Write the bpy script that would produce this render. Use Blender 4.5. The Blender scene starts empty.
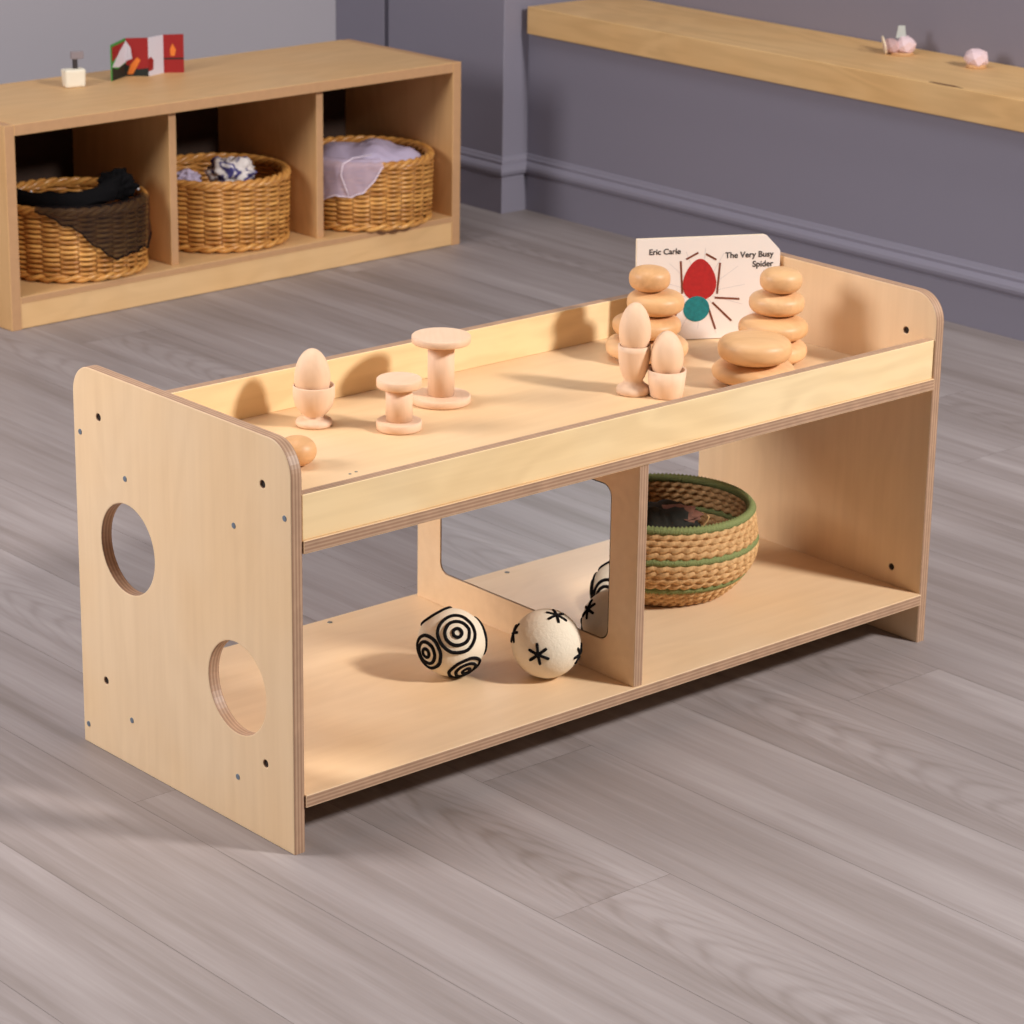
import bpy, bmesh, math, random
from mathutils import Vector, Matrix, noise
PI = math.pi
rnd = random.Random(7)
SC = bpy.context.scene
COL = SC.collection

# ------------------------------------------------------------------ helpers
def lin(c):
    return tuple((v/255/12.92 if v/255 <= .04045 else ((v/255+.055)/1.055)**2.4) for v in c) + (1,)

def thing(name, label, cat, loc=(0, 0, 0), rotz=0, group=None):
    o = bpy.data.objects.new(name, None)
    COL.objects.link(o)
    o.empty_display_size = .03
    o.location = loc
    o.rotation_euler = (0, 0, rotz)
    tag(o, label, cat, group)
    return o

def tag(o, label, cat, group=None):
    o['label'] = label
    o['category'] = cat
    if group:
        o['group'] = group
    return o

def obj(name, bm, mats, parent=None, loc=(0, 0, 0), smooth=False, label=None):
    me = bpy.data.meshes.new(name)
    bmesh.ops.recalc_face_normals(bm, faces=bm.faces[:])
    bm.to_mesh(me)
    bm.free()
    for m in (mats if isinstance(mats, (list, tuple)) else [mats]):
        me.materials.append(m)
    if smooth:
        for f in me.polygons:
            f.use_smooth = True
    o = bpy.data.objects.new(name, me)
    COL.objects.link(o)
    o.location = loc
    if parent:
        o.parent = parent
    if label:
        o['label'] = label
    return o

def struct(name, bm, mats, smooth=False):
    o = obj(name, bm, mats, None, smooth=smooth)
    o['kind'] = 'structure'
    return o

def box(bm, x0, x1, y0, y1, z0, z1, bev=0, axis=None):
    """box; faces not normal to the thickness axis get material 1 (ply edge)"""
    v = [bm.verts.new((x, y, z)) for x in (x0, x1) for y in (y0, y1) for z in (z0, z1)]
    quads = [(0, 1, 3, 2), (4, 6, 7, 5), (0, 4, 5, 1), (2, 3, 7, 6), (0, 2, 6, 4), (1, 5, 7, 3)]
    fs = [bm.faces.new([v[i] for i in q]) for q in quads]
    bmesh.ops.recalc_face_normals(bm, faces=fs)
    if axis is not None:
        for k, f in enumerate(fs):
            f.material_index = 0 if k // 2 == axis else 1
    if bev:
        es = list({e for f in fs for e in f.edges})
        bmesh.ops.bevel(bm, geom=es, offset=bev, segments=2, profile=.5, affect='EDGES')
    return bm

def lathe(bm, prof, seg=48, squash=None):
    """prof = [(r, z)...] revolved about z; r = 0 closes with a pole"""
    rings = []
    for r, z in prof:
        if r <= 1e-6:
            rings.append([bm.verts.new((0, 0, z))])
        else:
            rings.append([bm.verts.new((r*math.cos(2*PI*i/seg), r*math.sin(2*PI*i/seg), z)) for i in range(seg)])
    for a, b in zip(rings, rings[1:]):
        for i in range(seg):
            j = (i+1) % seg
            if len(a) == 1 and len(b) == 1:
                continue
            if len(a) == 1:
                bm.faces.new((a[0], b[i], b[j]))
            elif len(b) == 1:
                bm.faces.new((a[i], a[j], b[0]))
            else:
                bm.faces.new((a[i], a[j], b[j], b[i]))
    return bm

def tube(bm, pts, rad, sides=8, closed=False, cap=True, col=None):
    """tube along pts; rad number or list"""
    n = len(pts)
    pts = [Vector(p) for p in pts]
    rings = []
    prev = None
    for i, p in enumerate(pts):
        if closed:
            t = (pts[(i+1) % n]-pts[i-1]).normalized()
        else:
            t = (pts[min(i+1, n-1)]-pts[max(i-1, 0)]).normalized()
        if prev is None:
            ref = Vector((0, 0, 1)) if abs(t.z) < .9 else Vector((1, 0, 0))
            nrm = (ref-t*ref.dot(t)).normalized()
        else:
            nrm = (prev-t*prev.dot(t)).normalized()
        prev = nrm
        b = t.cross(nrm)
        r = rad[i] if isinstance(rad, (list, tuple)) else rad
        rings.append([bm.verts.new(p+(nrm*math.cos(2*PI*k/sides)+b*math.sin(2*PI*k/sides))*r) for k in range(sides)])
    fs = []
    for i in range(n if closed else n-1):
        a, b = rings[i], rings[(i+1) % n]
        for k in range(sides):
            fs.append(bm.faces.new((a[k], a[(k+1) % sides], b[(k+1) % sides], b[k])))
    if not closed and cap:
        fs.append(bm.faces.new(rings[0][::-1]))
        fs.append(bm.faces.new(rings[-1]))
    if col is not None:
        lay = bm.loops.layers.float_color.get('tone') or bm.loops.layers.float_color.new('tone')
        for f in fs:
            for l in f.loops:
                l[lay] = (col, col, col, 1)
    return bm

def grid(bm, nu, nv, fn, closed_u=False):
    vs = [[bm.verts.new(fn(i/nu, j/nv)) for j in range(nv+1)] for i in range(nu if closed_u else nu+1)]
    for i in range(nu):
        for j in range(nv):
            a, b = vs[i], vs[(i+1) % len(vs)]
            bm.faces.new((a[j], b[j], b[j+1], a[j+1]))
    return bm

def fbm(p, s=1, o=3):
    return noise.fractal(Vector(p)*s, 1.0, 2.0, o)

def outline_panel(name, outer, holes, thick, bev, place, mats, parent):
    """plywood panel from a 2D outline with cut-outs; place = Matrix from curve space"""
    cu = bpy.data.curves.new(name, 'CURVE')
    cu.dimensions = '2D'
    cu.fill_mode = 'BOTH'
    for ring in [outer]+holes:
        sp = cu.splines.new('POLY')
        sp.points.add(len(ring)-1)
        for p, (x, y) in zip(sp.points, ring):
            p.co = (x, y, 0, 1)
        sp.use_cyclic_u = True
    cu.extrude = thick/2-bev
    cu.bevel_depth = bev
    cu.bevel_resolution = 1
    cu.offset = -bev
    tmp = bpy.data.objects.new('tmp', cu)
    COL.objects.link(tmp)
    dg = bpy.context.evaluated_depsgraph_get()
    me = bpy.data.meshes.new_from_object(tmp.evaluated_get(dg))
    bpy.data.objects.remove(tmp)
    bpy.data.curves.remove(cu)
    bm = bmesh.new()
    bm.from_mesh(me)
    bpy.data.meshes.remove(me)
    bmesh.ops.remove_doubles(bm, verts=bm.verts[:], dist=1e-6)
    for f in bm.faces:
        f.material_index = 0 if abs(f.normal.z) > .8 else 1
        f.smooth = False
    bm.transform(place)
    return obj(name, bm, mats, parent)

def rounded(x0, x1, y0, y1, rs, seg=10):
    """rectangle outline with corner radii (bl, br, tr, tl)"""
    pts = []
    for (cx, cy, a0), r in zip(((x0, y0, PI), (x1, y0, 1.5*PI), (x1, y1, 0), (x0, y1, .5*PI)), rs):
        if r <= 0:
            pts.append((cx, cy))
            continue
        ox = cx+r if cx == x0 else cx-r
        oy = cy+r if cy == y0 else cy-r
        for i in range(seg+1):
            a = a0+.5*PI*i/seg
            pts.append((ox+r*math.cos(a), oy+r*math.sin(a)))
    return pts

def circle(cx, cy, r, n=48):
    return [(cx+r*math.cos(2*PI*i/n), cy+r*math.sin(2*PI*i/n)) for i in range(n)]

def disc(bm, c, nrm, r, h, seg=20):
    m = Vector(nrm).to_track_quat('Z', 'Y').to_matrix().to_4x4()
    m.translation = Vector(c)
    bmesh.ops.create_cone(bm, cap_ends=True, segments=seg, radius1=r, radius2=r*.85, depth=h, matrix=m)
    return bm

# ------------------------------------------------------------------ materials
def new_mat(name):
    m = bpy.data.materials.new(name)
    m.use_nodes = True
    nt = m.node_tree
    b = nt.nodes['Principled BSDF']
    return m, nt, b

def plain(name, c, rough=.6, spec=.5, metal=0, bump=0, bscale=200, var=0):
    m, nt, b = new_mat(name)
    b.inputs['Base Color'].default_value = lin(c)
    b.inputs['Roughness'].default_value = rough
    b.inputs['Specular IOR Level'].default_value = spec
    b.inputs['Metallic'].default_value = metal
    if bump or var:
        tc = nt.nodes.new('ShaderNodeTexCoord')
        n = nt.nodes.new('ShaderNodeTexNoise')
        n.inputs['Scale'].default_value = bscale
        n.inputs['Detail'].default_value = 4
        nt.links.new(tc.outputs['Object'], n.inputs['Vector'])
        if bump:
            bp = nt.nodes.new('ShaderNodeBump')
            bp.inputs['Strength'].default_value = bump
            bp.inputs['Distance'].default_value = .002
            nt.links.new(n.outputs['Fac'], bp.inputs['Height'])
            nt.links.new(bp.outputs['Normal'], b.inputs['Normal'])
        if var:
            mx = nt.nodes.new('ShaderNodeMix')
            mx.data_type = 'RGBA'
            l = lin(c)
            mx.inputs[6].default_value = tuple(v*(1-var) for v in l[:3])+(1,)
            mx.inputs[7].default_value = tuple(min(1, v*(1+var)) for v in l[:3])+(1,)
            nt.links.new(n.outputs['Fac'], mx.inputs[0])
            nt.links.new(mx.outputs[2], b.inputs['Base Color'])
    return m

def wood(name, c, grain='x', contrast=.07, rough=.42, scale=1.0, warm=.5, coat=0, fig=.35):
    """pale veneer: long fine streaks plus soft flame figure"""
    m, nt, b = new_mat(name)
    N = nt.nodes.new
    tc = N('ShaderNodeTexCoord')
    mp = N('ShaderNodeMapping')
    s = {'x': (1.2, 26, 26), 'y': (26, 1.2, 26), 'z': (26, 26, 1.2)}[grain]
    mp.inputs['Scale'].default_value = tuple(v*scale for v in s)
    n1 = N('ShaderNodeTexNoise')
    n1.inputs['Scale'].default_value = 3
    n1.inputs['Detail'].default_value = 6
    n1.inputs['Roughness'].default_value = .6
    mp2 = N('ShaderNodeMapping')
    s2 = {'x': (2.2, 7, 7), 'y': (7, 2.2, 7), 'z': (7, 7, 2.2)}[grain]
    mp2.inputs['Scale'].default_value = tuple(v*scale for v in s2)
    n2 = N('ShaderNodeTexNoise')
    n2.inputs['Scale'].default_value = 1.3
    n2.inputs['Detail'].default_value = 3
    n2.inputs['Distortion'].default_value = .6
    L = nt.links.new
    L(tc.outputs['Object'], mp.inputs['Vector'])
    L(tc.outputs['Object'], mp2.inputs['Vector'])
    L(mp.outputs['Vector'], n1.inputs['Vector'])
    L(mp2.outputs['Vector'], n2.inputs['Vector'])
    # flame figure = bands of the low noise
    mul = N('ShaderNodeMath'); mul.operation = 'MULTIPLY'; mul.inputs[1].default_value = 42
    sn = N('ShaderNodeMath'); sn.operation = 'SINE'
    L(n2.outputs['Fac'], mul.inputs[0]); L(mul.outputs[0], sn.inputs[0])
    a = N('ShaderNodeMath'); a.operation = 'MULTIPLY_ADD'; a.inputs[1].default_value = fig*.5; a.inputs[2].default_value = 0
    L(sn.outputs[0], a.inputs[0])
    ad = N('ShaderNodeMath'); ad.operation = 'ADD'
    L(a.outputs[0], ad.inputs[0]); L(n1.outputs['Fac'], ad.inputs[1])
    rp = N('ShaderNodeValToRGB')
    base = lin(c)
    dk = tuple(base[i]*(1-contrast*(1.2+(.0, .9, 2.0)[i]*warm)) for i in range(3))+(1,)
    lt = tuple(min(1, base[i]*(1+contrast*.7)) for i in range(3))+(1,)
    rp.color_ramp.elements[0].position = .25
    rp.color_ramp.elements[0].color = dk
    rp.color_ramp.elements[1].position = .7
    rp.color_ramp.elements[1].color = lt
    L(ad.outputs[0], rp.inputs['Fac'])
    # broad warm blotches in the veneer
    n3 = N('ShaderNodeTexNoise'); n3.inputs['Scale'].default_value = 5*scale; n3.inputs['Detail'].default_value = 2
    L(tc.outputs['Object'], n3.inputs['Vector'])
    mx = N('ShaderNodeMix'); mx.data_type = 'RGBA'; mx.blend_type = 'MULTIPLY'
    r3 = N('ShaderNodeValToRGB')
    r3.color_ramp.elements[0].position = .35
    r3.color_ramp.elements[0].color = (1, .955, .88, 1)
    r3.color_ramp.elements[1].position = .6
    r3.color_ramp.elements[1].color = (1, 1, 1, 1)
    L(n3.outputs['Fac'], r3.inputs['Fac'])
    mx.inputs[0].default_value = 1
    L(rp.outputs['Color'], mx.inputs[6]); L(r3.outputs['Color'], mx.inputs[7])
    L(mx.outputs[2], b.inputs['Base Color'])
    b.inputs['Roughness'].default_value = rough
    b.inputs['Specular IOR Level'].default_value = .4
    if coat:
        b.inputs['Coat Weight'].default_value = coat
        b.inputs['Coat Roughness'].default_value = .2
    return m

def ply_edge(name, axis, t, c0=0.0, light=(202, 164, 134), dark=(176, 136, 108), plies=7, rough=.5):
    """edge of plywood: layers stacked along an axis"""
    m, nt, b = new_mat(name)
    N = nt.nodes.new
    L = nt.links.new
    tc = N('ShaderNodeTexCoord')
    sp = N('ShaderNodeSeparateXYZ')
    L(tc.outputs['Object'], sp.inputs[0])
    nz = N('ShaderNodeTexNoise'); nz.inputs['Scale'].default_value = 60; nz.inputs['Detail'].default_value = 3
    L(tc.outputs['Object'], nz.inputs['Vector'])
    sub = N('ShaderNodeMath'); sub.operation = 'SUBTRACT'; sub.inputs[1].default_value = c0
    L(sp.outputs['XYZ'.index(axis.upper())], sub.inputs[0])
    mul = N('ShaderNodeMath'); mul.operation = 'MULTIPLY'; mul.inputs[1].default_value = 2*PI*plies/2/t
    L(sub.outputs[0], mul.inputs[0])
    ad = N('ShaderNodeMath'); ad.operation = 'ADD'
    L(mul.outputs[0], ad.inputs[0]); L(nz.outputs['Fac'], ad.inputs[1])
    co = N('ShaderNodeMath'); co.operation = 'COSINE'
    L(ad.outputs[0], co.inputs[0])
    rp = N('ShaderNodeValToRGB')
    mr = N('ShaderNodeMapRange'); mr.inputs[1].default_value = -1; mr.inputs[2].default_value = 1
    L(co.outputs[0], mr.inputs[0])
    rp.color_ramp.elements[0].position = .3
    rp.color_ramp.elements[0].color = lin(dark)
    rp.color_ramp.elements[1].position = .75
    rp.color_ramp.elements[1].color = lin(light)
    L(mr.outputs[0], rp.inputs['Fac'])
    mx = N('ShaderNodeMix'); mx.data_type = 'RGBA'; mx.blend_type = 'MULTIPLY'; mx.inputs[0].default_value = .35
    L(rp.outputs['Color'], mx.inputs[6]); L(nz.outputs['Fac'], mx.inputs[7])
    L(mx.outputs[2], b.inputs['Base Color'])
    b.inputs['Roughness'].default_value = rough
    return m

def toned(name, c_dark, c_light, rough=.5, stretch=None, nscale=40, bump=0):
    """colour from the mesh's per-strand 'tone' attribute, broken up by noise"""
    m, nt, b = new_mat(name)
    N = nt.nodes.new
    L = nt.links.new
    at = N('ShaderNodeAttribute'); at.attribute_name = 'tone'
    tc = N('ShaderNodeTexCoord')
    nz = N('ShaderNodeTexNoise'); nz.inputs['Scale'].default_value = nscale; nz.inputs['Detail'].default_value = 4
    L(tc.outputs['Object'], nz.inputs['Vector'])
    a = N('ShaderNodeMath'); a.operation = 'MULTIPLY_ADD'; a.inputs[1].default_value = .9; a.inputs[2].default_value = -.45
    L(nz.outputs['Fac'], a.inputs[0])
    s = N('ShaderNodeMath'); s.operation = 'ADD'; s.use_clamp = True
    L(at.outputs['Fac'], s.inputs[0]); L(a.outputs[0], s.inputs[1])
    mx = N('ShaderNodeMix'); mx.data_type = 'RGBA'
    mx.inputs[6].default_value = lin(c_dark); mx.inputs[7].default_value = lin(c_light)
    L(s.outputs[0], mx.inputs[0])
    L(mx.outputs[2], b.inputs['Base Color'])
    b.inputs['Roughness'].default_value = rough
    if bump:
        bp = N('ShaderNodeBump'); bp.inputs['Strength'].default_value = bump; bp.inputs['Distance'].default_value = .001
        L(nz.outputs['Fac'], bp.inputs['Height']); L(bp.outputs['Normal'], b.inputs['Normal'])
    return m

def sheer(name, c, alpha, rough=.7, weave=700):
    """see-through gauze: woven threads over clear gaps"""
    m, nt, b = new_mat(name)
    b.inputs['Base Color'].default_value = lin(c)
    b.inputs['Roughness'].default_value = rough
    b.inputs['Specular IOR Level'].default_value = .2
    b.inputs['Alpha'].default_value = alpha
    tc = nt.nodes.new('ShaderNodeTexCoord')
    n = nt.nodes.new('ShaderNodeTexNoise'); n.inputs['Scale'].default_value = 30; n.inputs['Detail'].default_value = 3
    nt.links.new(tc.outputs['Object'], n.inputs['Vector'])
    mr = nt.nodes.new('ShaderNodeMapRange')
    mr.inputs[3].default_value = alpha-.12; mr.inputs[4].default_value = alpha+.12
    nt.links.new(n.outputs['Fac'], mr.inputs[0])
    nt.links.new(mr.outputs[0], b.inputs['Alpha'])
    return m

M = {}
VEN = (236, 205, 168)
for g in 'xyz':
    M['ply_'+g] = wood('birch_veneer_'+g, VEN, g, .034, fig=.18, warm=.6)
M['rail'] = wood('birch_rail_veneer', (241, 213, 168), 'x', .05, fig=.35, scale=.9)
M['tray'] = wood('birch_tray_veneer', (228, 194, 154), 'x', .03, rough=.5, fig=.15)
M['bg_x'] = wood('beech_laminate_x', (220, 178, 126), 'x', .035, rough=.5)
M['bg_z'] = wood('beech_laminate_z', (218, 174, 122), 'z', .035, rough=.5)
M['kick'] = wood('beech_kickboard', (228, 188, 138), 'x', .03, rough=.5)
M['ledge'] = wood('ledge_timber', (226, 184, 128), 'y', .06, rough=.55, scale=.8)
T = .0141
M['edge_x'] = ply_edge('ply_edge_across_x', 'x', T)
M['edge_y'] = ply_edge('ply_edge_across_y', 'y', T)
M['edge_z'] = ply_edge('ply_edge_across_z', 'z', T)
M['bedge'] = plain('board_edge', (196, 150, 108), .6, var=.1, bscale=60)
M['turned'] = wood('pale_turned_wood', (232, 200, 174), 'z', .035, rough=.6, scale=2.2, fig=.15)
M['turned_x'] = wood('pale_turned_disc', (232, 198, 170), 'x', .035, rough=.6, scale=2.2, fig=.15)
M['egg'] = wood('pale_wooden_egg', (233, 199, 170), 'z', .03, rough=.6, scale=2, fig=.2)
PB = [wood('pebble_wood_'+'abc'[i], c, 'xyx'[i], .05, rough=.45, scale=1.8+.4*i, fig=.25)
      for i, c in enumerate([(222, 176, 128), (226, 182, 136), (216, 168, 120)])]
M['bay_shade'] = plain('back_board_bay_shade', (58, 38, 27), .8, var=.15, bscale=40)  # shade of the bays put into the back board's colour
M['hole'] = plain('hole_shade', (40, 26, 18), .9)  # dark colour of added plugs, stands for shade inside the pilot holes
M['screw'] = plain('zinc_screw', (128, 142, 158), .35, metal=.7)
M['cap'] = plain('grey_plastic_cap', (128, 124, 116), .6)
M['wicker'] = toned('golden_wicker', (158, 92, 34), (242, 182, 100), .34, nscale=70, bump=.3)
M['wicker_dark'] = plain('brown_wicker_stake', (150, 96, 44), .5, var=.3, bscale=90)
M['jute'] = toned('twisted_seagrass', (160, 112, 62), (232, 188, 132), .75, nscale=140, bump=.6)
M['green'] = plain('green_cord', (130, 138, 84), .85, bump=.7, bscale=500, var=.28)
M['felt'] = plain('white_felt', (236, 222, 200), .95, spec=.1, bump=.35, bscale=260, var=.03)
M['black_wool'] = plain('black_wool', (22, 20, 22), .95, spec=.1)
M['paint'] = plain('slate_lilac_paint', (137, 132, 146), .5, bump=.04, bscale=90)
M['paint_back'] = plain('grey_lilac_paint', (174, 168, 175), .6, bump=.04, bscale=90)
M['mirror'] = plain('mirror', (232, 234, 236), .015, metal=1)
M['mirror_edge'] = plain('mirror_edge', (26, 24, 22), .5)
M['card'] = plain('white_card', (240, 228, 220), .45)
M['pages'] = plain('cream_board_edge', (236, 214, 186), .7)
M['ink'] = plain('black_ink', (38, 32, 36), .6)
M['red'] = plain('crimson_paper', (176, 28, 30), .5, var=.3, bscale=160)
M['teal'] = plain('teal_paper', (18, 120, 124), .5, var=.45, bscale=180)
M['brown'] = plain('brown_paper', (118, 58, 34), .6, var=.35, bscale=300)
M['faint'] = plain('pale_grey_line', (208, 200, 198), .6)
M['p_green'] = plain('green_print', (62, 142, 62), .5)
M['p_dark'] = plain('near_black_print', (22, 30, 28), .5)
M['p_white'] = plain('silver_white_print', (216, 210, 220), .45)
M['p_red'] = plain('dark_red_print', (150, 24, 26), .5)
M['p_orange'] = plain('orange_print', (226, 120, 44), .5)
M['white_block'] = plain('off_white_block', (238, 228, 208), .6, bump=.4, bscale=90)
M['dark_post'] = plain('dark_post', (48, 40, 42), .6)
M['grey_tile'] = plain('grey_tile', (140, 128, 132), .5)
M['pink'] = plain('pale_pink_stone', (232, 204, 208), .6, bump=.4, bscale=140, var=.06)
M['pinkish'] = plain('dusky_pink_stone', (196, 160, 158), .6, bump=.4, bscale=140, var=.1)
M['tan'] = plain('tan_base', (206, 158, 110), .6)
M['cream'] = plain('cream_hoop', (236, 218, 190), .6)
M['frost'] = plain('frosted_tab', (186, 190, 186), .35)
M['scarf'] = plain('black_chiffon_folds', (10, 8, 10), .9, spec=.15, bump=.5, bscale=80)
M['scarf_sheer'] = sheer('black_chiffon_sheer', (24, 16, 16), .70)
M['lilac_sheer'] = sheer('lilac_organza', (206, 186, 206), .60)
M['lilac'] = plain('lilac_organza_folds', (196, 182, 208), .6, bump=.3, bscale=60)
M['hem'] = plain('pale_lilac_hem', (236, 220, 232), .6)
M['sequin'] = plain('bright_sequin', (240, 234, 236), .2)
M['cloth_dark'] = plain('dark_olive_cloth', (32, 29, 21), .9, bump=.5, bscale=60, var=.4)
M['cloth_brown'] = plain('brown_pink_cloth', (124, 82, 66), .9, bump=.5, bscale=60, var=.3)
M['twig'] = plain('pale_twig', (214, 170, 112), .7)
M['crack'] = plain('dark_timber_crack', (92, 58, 34), .9)

def mat_blue_cloth():
    m, nt, b = new_mat('white_cloth_with_blue_print')
    N = nt.nodes.new; L = nt.links.new
    tc = N('ShaderNodeTexCoord')
    n = N('ShaderNodeTexNoise'); n.inputs['Scale'].default_value = 26; n.inputs['Detail'].default_value = 2; n.inputs['Distortion'].default_value = 1.4
    L(tc.outputs['Object'], n.inputs['Vector'])
    r = N('ShaderNodeValToRGB')
    e = r.color_ramp.elements
    e[0].position = .45; e[0].color = lin((236, 226, 222))
    e[1].position = .53; e[1].color = lin((66, 62, 122))
    x = r.color_ramp.elements.new(.60); x.color = lin((78, 72, 140))
    y = r.color_ramp.elements.new(.63); y.color = lin((230, 222, 224))
    L(n.outputs['Fac'], r.inputs['Fac'])
    L(r.outputs['Color'], b.inputs['Base Color'])
    b.inputs['Roughness'].default_value = .85
    return m
M['blue_cloth'] = mat_blue_cloth()

W0, PW = .11, .1645          # first seam and width of the floor planks
def mat_floor():
    m, nt, b = new_mat('grey_oak_planks')
    N = nt.nodes.new; L = nt.links.new
    at = N('ShaderNodeAttribute'); at.attribute_name = 'tone'
    sepc = N('ShaderNodeSeparateColor')
    L(at.outputs['Color'], sepc.inputs[0])
    tc = N('ShaderNodeTexCoord')
    sp = N('ShaderNodeSeparateXYZ'); L(tc.outputs['Object'], sp.inputs[0])
    def math_(op, a, bb, c=None):
        k = N('ShaderNodeMath'); k.operation = op
        for i, v in enumerate((a, bb) if c is None else (a, bb, c)):
            if isinstance(v, (int, float)):
                k.inputs[i].default_value = v
            else:
                L(v, k.inputs[i])
        return k.outputs[0]
    off = math_('MULTIPLY', sepc.outputs[1], 40.0)
    def coords(sx, sy):
        cb = N('ShaderNodeCombineXYZ')
        L(math_('MULTIPLY', sp.outputs[0], sx), cb.inputs[0])
        L(math_('MULTIPLY_ADD', sp.outputs[1], sy, off), cb.inputs[1])
        L(off, cb.inputs[2])
        return cb.outputs[0]
    n1 = N('ShaderNodeTexNoise'); n1.inputs['Scale'].default_value = 1; n1.inputs['Detail'].default_value = 7; n1.inputs['Roughness'].default_value = .62
    L(coords(30, 1.1), n1.inputs['Vector'])
    n2 = N('ShaderNodeTexNoise'); n2.inputs['Scale'].default_value = 1; n2.inputs['Detail'].default_value = 3; n2.inputs['Distortion'].default_value = .5
    L(coords(13, 1.1), n2.inputs['Vector'])
    n3 = N('ShaderNodeTexNoise'); n3.inputs['Scale'].default_value = 1; n3.inputs['Detail'].default_value = 4
    L(coords(190, 9), n3.inputs['Vector'])
    band = math_('SINE', math_('MULTIPLY', n2.outputs['Fac'], 55.0), 0)
    v = math_('MULTIPLY_ADD', n1.outputs['Fac'], 1.0, math_('MULTIPLY', band, .02))
    v = math_('ADD', v, math_('MULTIPLY_ADD', n2.outputs['Fac'], .7, -.35))
    v = math_('ADD', v, math_('MULTIPLY_ADD', n3.outputs['Fac'], .26, -.13))
    v = math_('ADD', v, math_('MULTIPLY_ADD', sepc.outputs[0], .22, -.11))
    # cathedral arches on some planks
    xc = math_('SUBTRACT', math_('FRACT', math_('MULTIPLY_ADD', sp.outputs[0], 1/PW, 20-W0/PW), 0), .5)
    x2 = math_('MULTIPLY', xc, xc)
    ph = math_('ADD', math_('MULTIPLY_ADD', sp.outputs[1], 16.0, math_('MULTIPLY', x2, 34.0)), math_('MULTIPLY', n2.outputs['Fac'], 5.0))
    arch = math_('POWER', math_('MULTIPLY_ADD', math_('SINE', math_('MULTIPLY', ph, 6.283), 0), .5, .5), 3.0)
    mask = math_('MULTIPLY', math_('GREATER_THAN', sepc.outputs[2], .7), math_('MAXIMUM', math_('MULTIPLY_ADD', x2, -6.5, 1.0), 0.0))
    v = math_('MULTIPLY_ADD', math_('MULTIPLY', arch, mask), -.16, v)
    rp = N('ShaderNodeValToRGB')
    e = rp.color_ramp.elements
    e[0].position = .12; e[0].color = lin((126, 114, 109))
    e[1].position = .9; e[1].color = lin((172, 162, 161))
    mid = e.new(.5); mid.color = lin((150, 139, 137))
    L(v, rp.inputs['Fac'])
    L(rp.outputs['Color'], b.inputs['Base Color'])
    b.inputs['Roughness'].default_value = .5
    b.inputs['Specular IOR Level'].default_value = .35
    bp = N('ShaderNodeBump'); bp.inputs['Strength'].default_value = .08; bp.inputs['Distance'].default_value = .001
    L(n3.outputs['Fac'], bp.inputs['Height']); L(bp.outputs['Normal'], b.inputs['Normal'])
    return m
M['floor'] = mat_floor()
M['gap'] = plain('plank_gap', (112, 98, 92), .9)

# ------------------------------------------------------------------ setting
YB, XR = 2.725, 2.239          # back wall, boxed-in lower right wall
bm = bmesh.new()
lay = bm.loops.layers.float_color.new('tone')
joints = {-1: .217, 0: -.282, 1: .018, 4: -.077, 5: 1.845}
tones = {(0, 0): .95, (0, -1): .55, (-1, 0): .6, (-1, -1): .35, (4, -1): .72, (4, 0): .4, (1, 0): .35, (1, -1): .55, (5, 0): .35, (5, -1): .7}
LEN = 1.5
for k in range(-12, 13):
    x0, x1 = W0+PW*k, W0+PW*(k+1)
    x0 = max(x0, -1.8); x1 = min(x1, XR+.02)
    if x1 <= x0:
        continue
    j0 = joints.get(k, rnd.uniform(-.7, .8))
    for n in range(-2, 3):
        y0, y1 = j0+LEN*n, j0+LEN*(n+1)
        y0 = max(y0, -1.9); y1 = min(y1, YB)
        if y1 <= y0:
            continue
        g = .00022
        t = tones.get((k, n), rnd.uniform(.2, .8))
        vs = [bm.verts.new(p) for p in ((x0+g, y0+g, 0), (x1-g, y0+g, 0), (x1-g, y1-g, 0), (x0+g, y1-g, 0))]
        f = bm.faces.new(vs)
        cc = (t, rnd.random(), 1 if (k, n) in ((0, -1), (0, 0), (5, -1)) else rnd.uniform(0, .9), 1)
        for l in f.loops:
            l[lay] = cc
vs = [bm.verts.new(p) for p in ((-1.8, -1.9, -.002), (XR+.3, -1.9, -.002), (XR+.3, YB, -.002), (-1.8, YB, -.002))]
f = bm.faces.new(vs); f.material_index = 1
struct('floor', bm, [M['floor'], M['gap']])

bm = bmesh.new()
box(bm, -1.8, 2.9, YB, YB+.1, -.002, 2.4)
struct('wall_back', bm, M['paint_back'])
bm = bmesh.new()
box(bm, XR, 2.475, -.9, 2.173, -.002, .3643)          # boxed-in lower part under the ledge
box(bm, 2.475, 2.9, -.9, 2.173, -.002, 2.4)
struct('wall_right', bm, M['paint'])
bm = bmesh.new()
box(bm, 2.172, 2.9, 2.173, 2.545, -.002, 2.4, .002)   # chimney-breast like pier
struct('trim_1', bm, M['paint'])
bm = bmesh.new()
box(bm, 2.190, 2.9, 2.545, 2.559, -.002, 2.4)          # shadow gap
box(bm, 2.172, 2.9, 2.559, YB, -.002, 2.4, .002)
struct('trim_2', bm, M['paint'])

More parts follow.
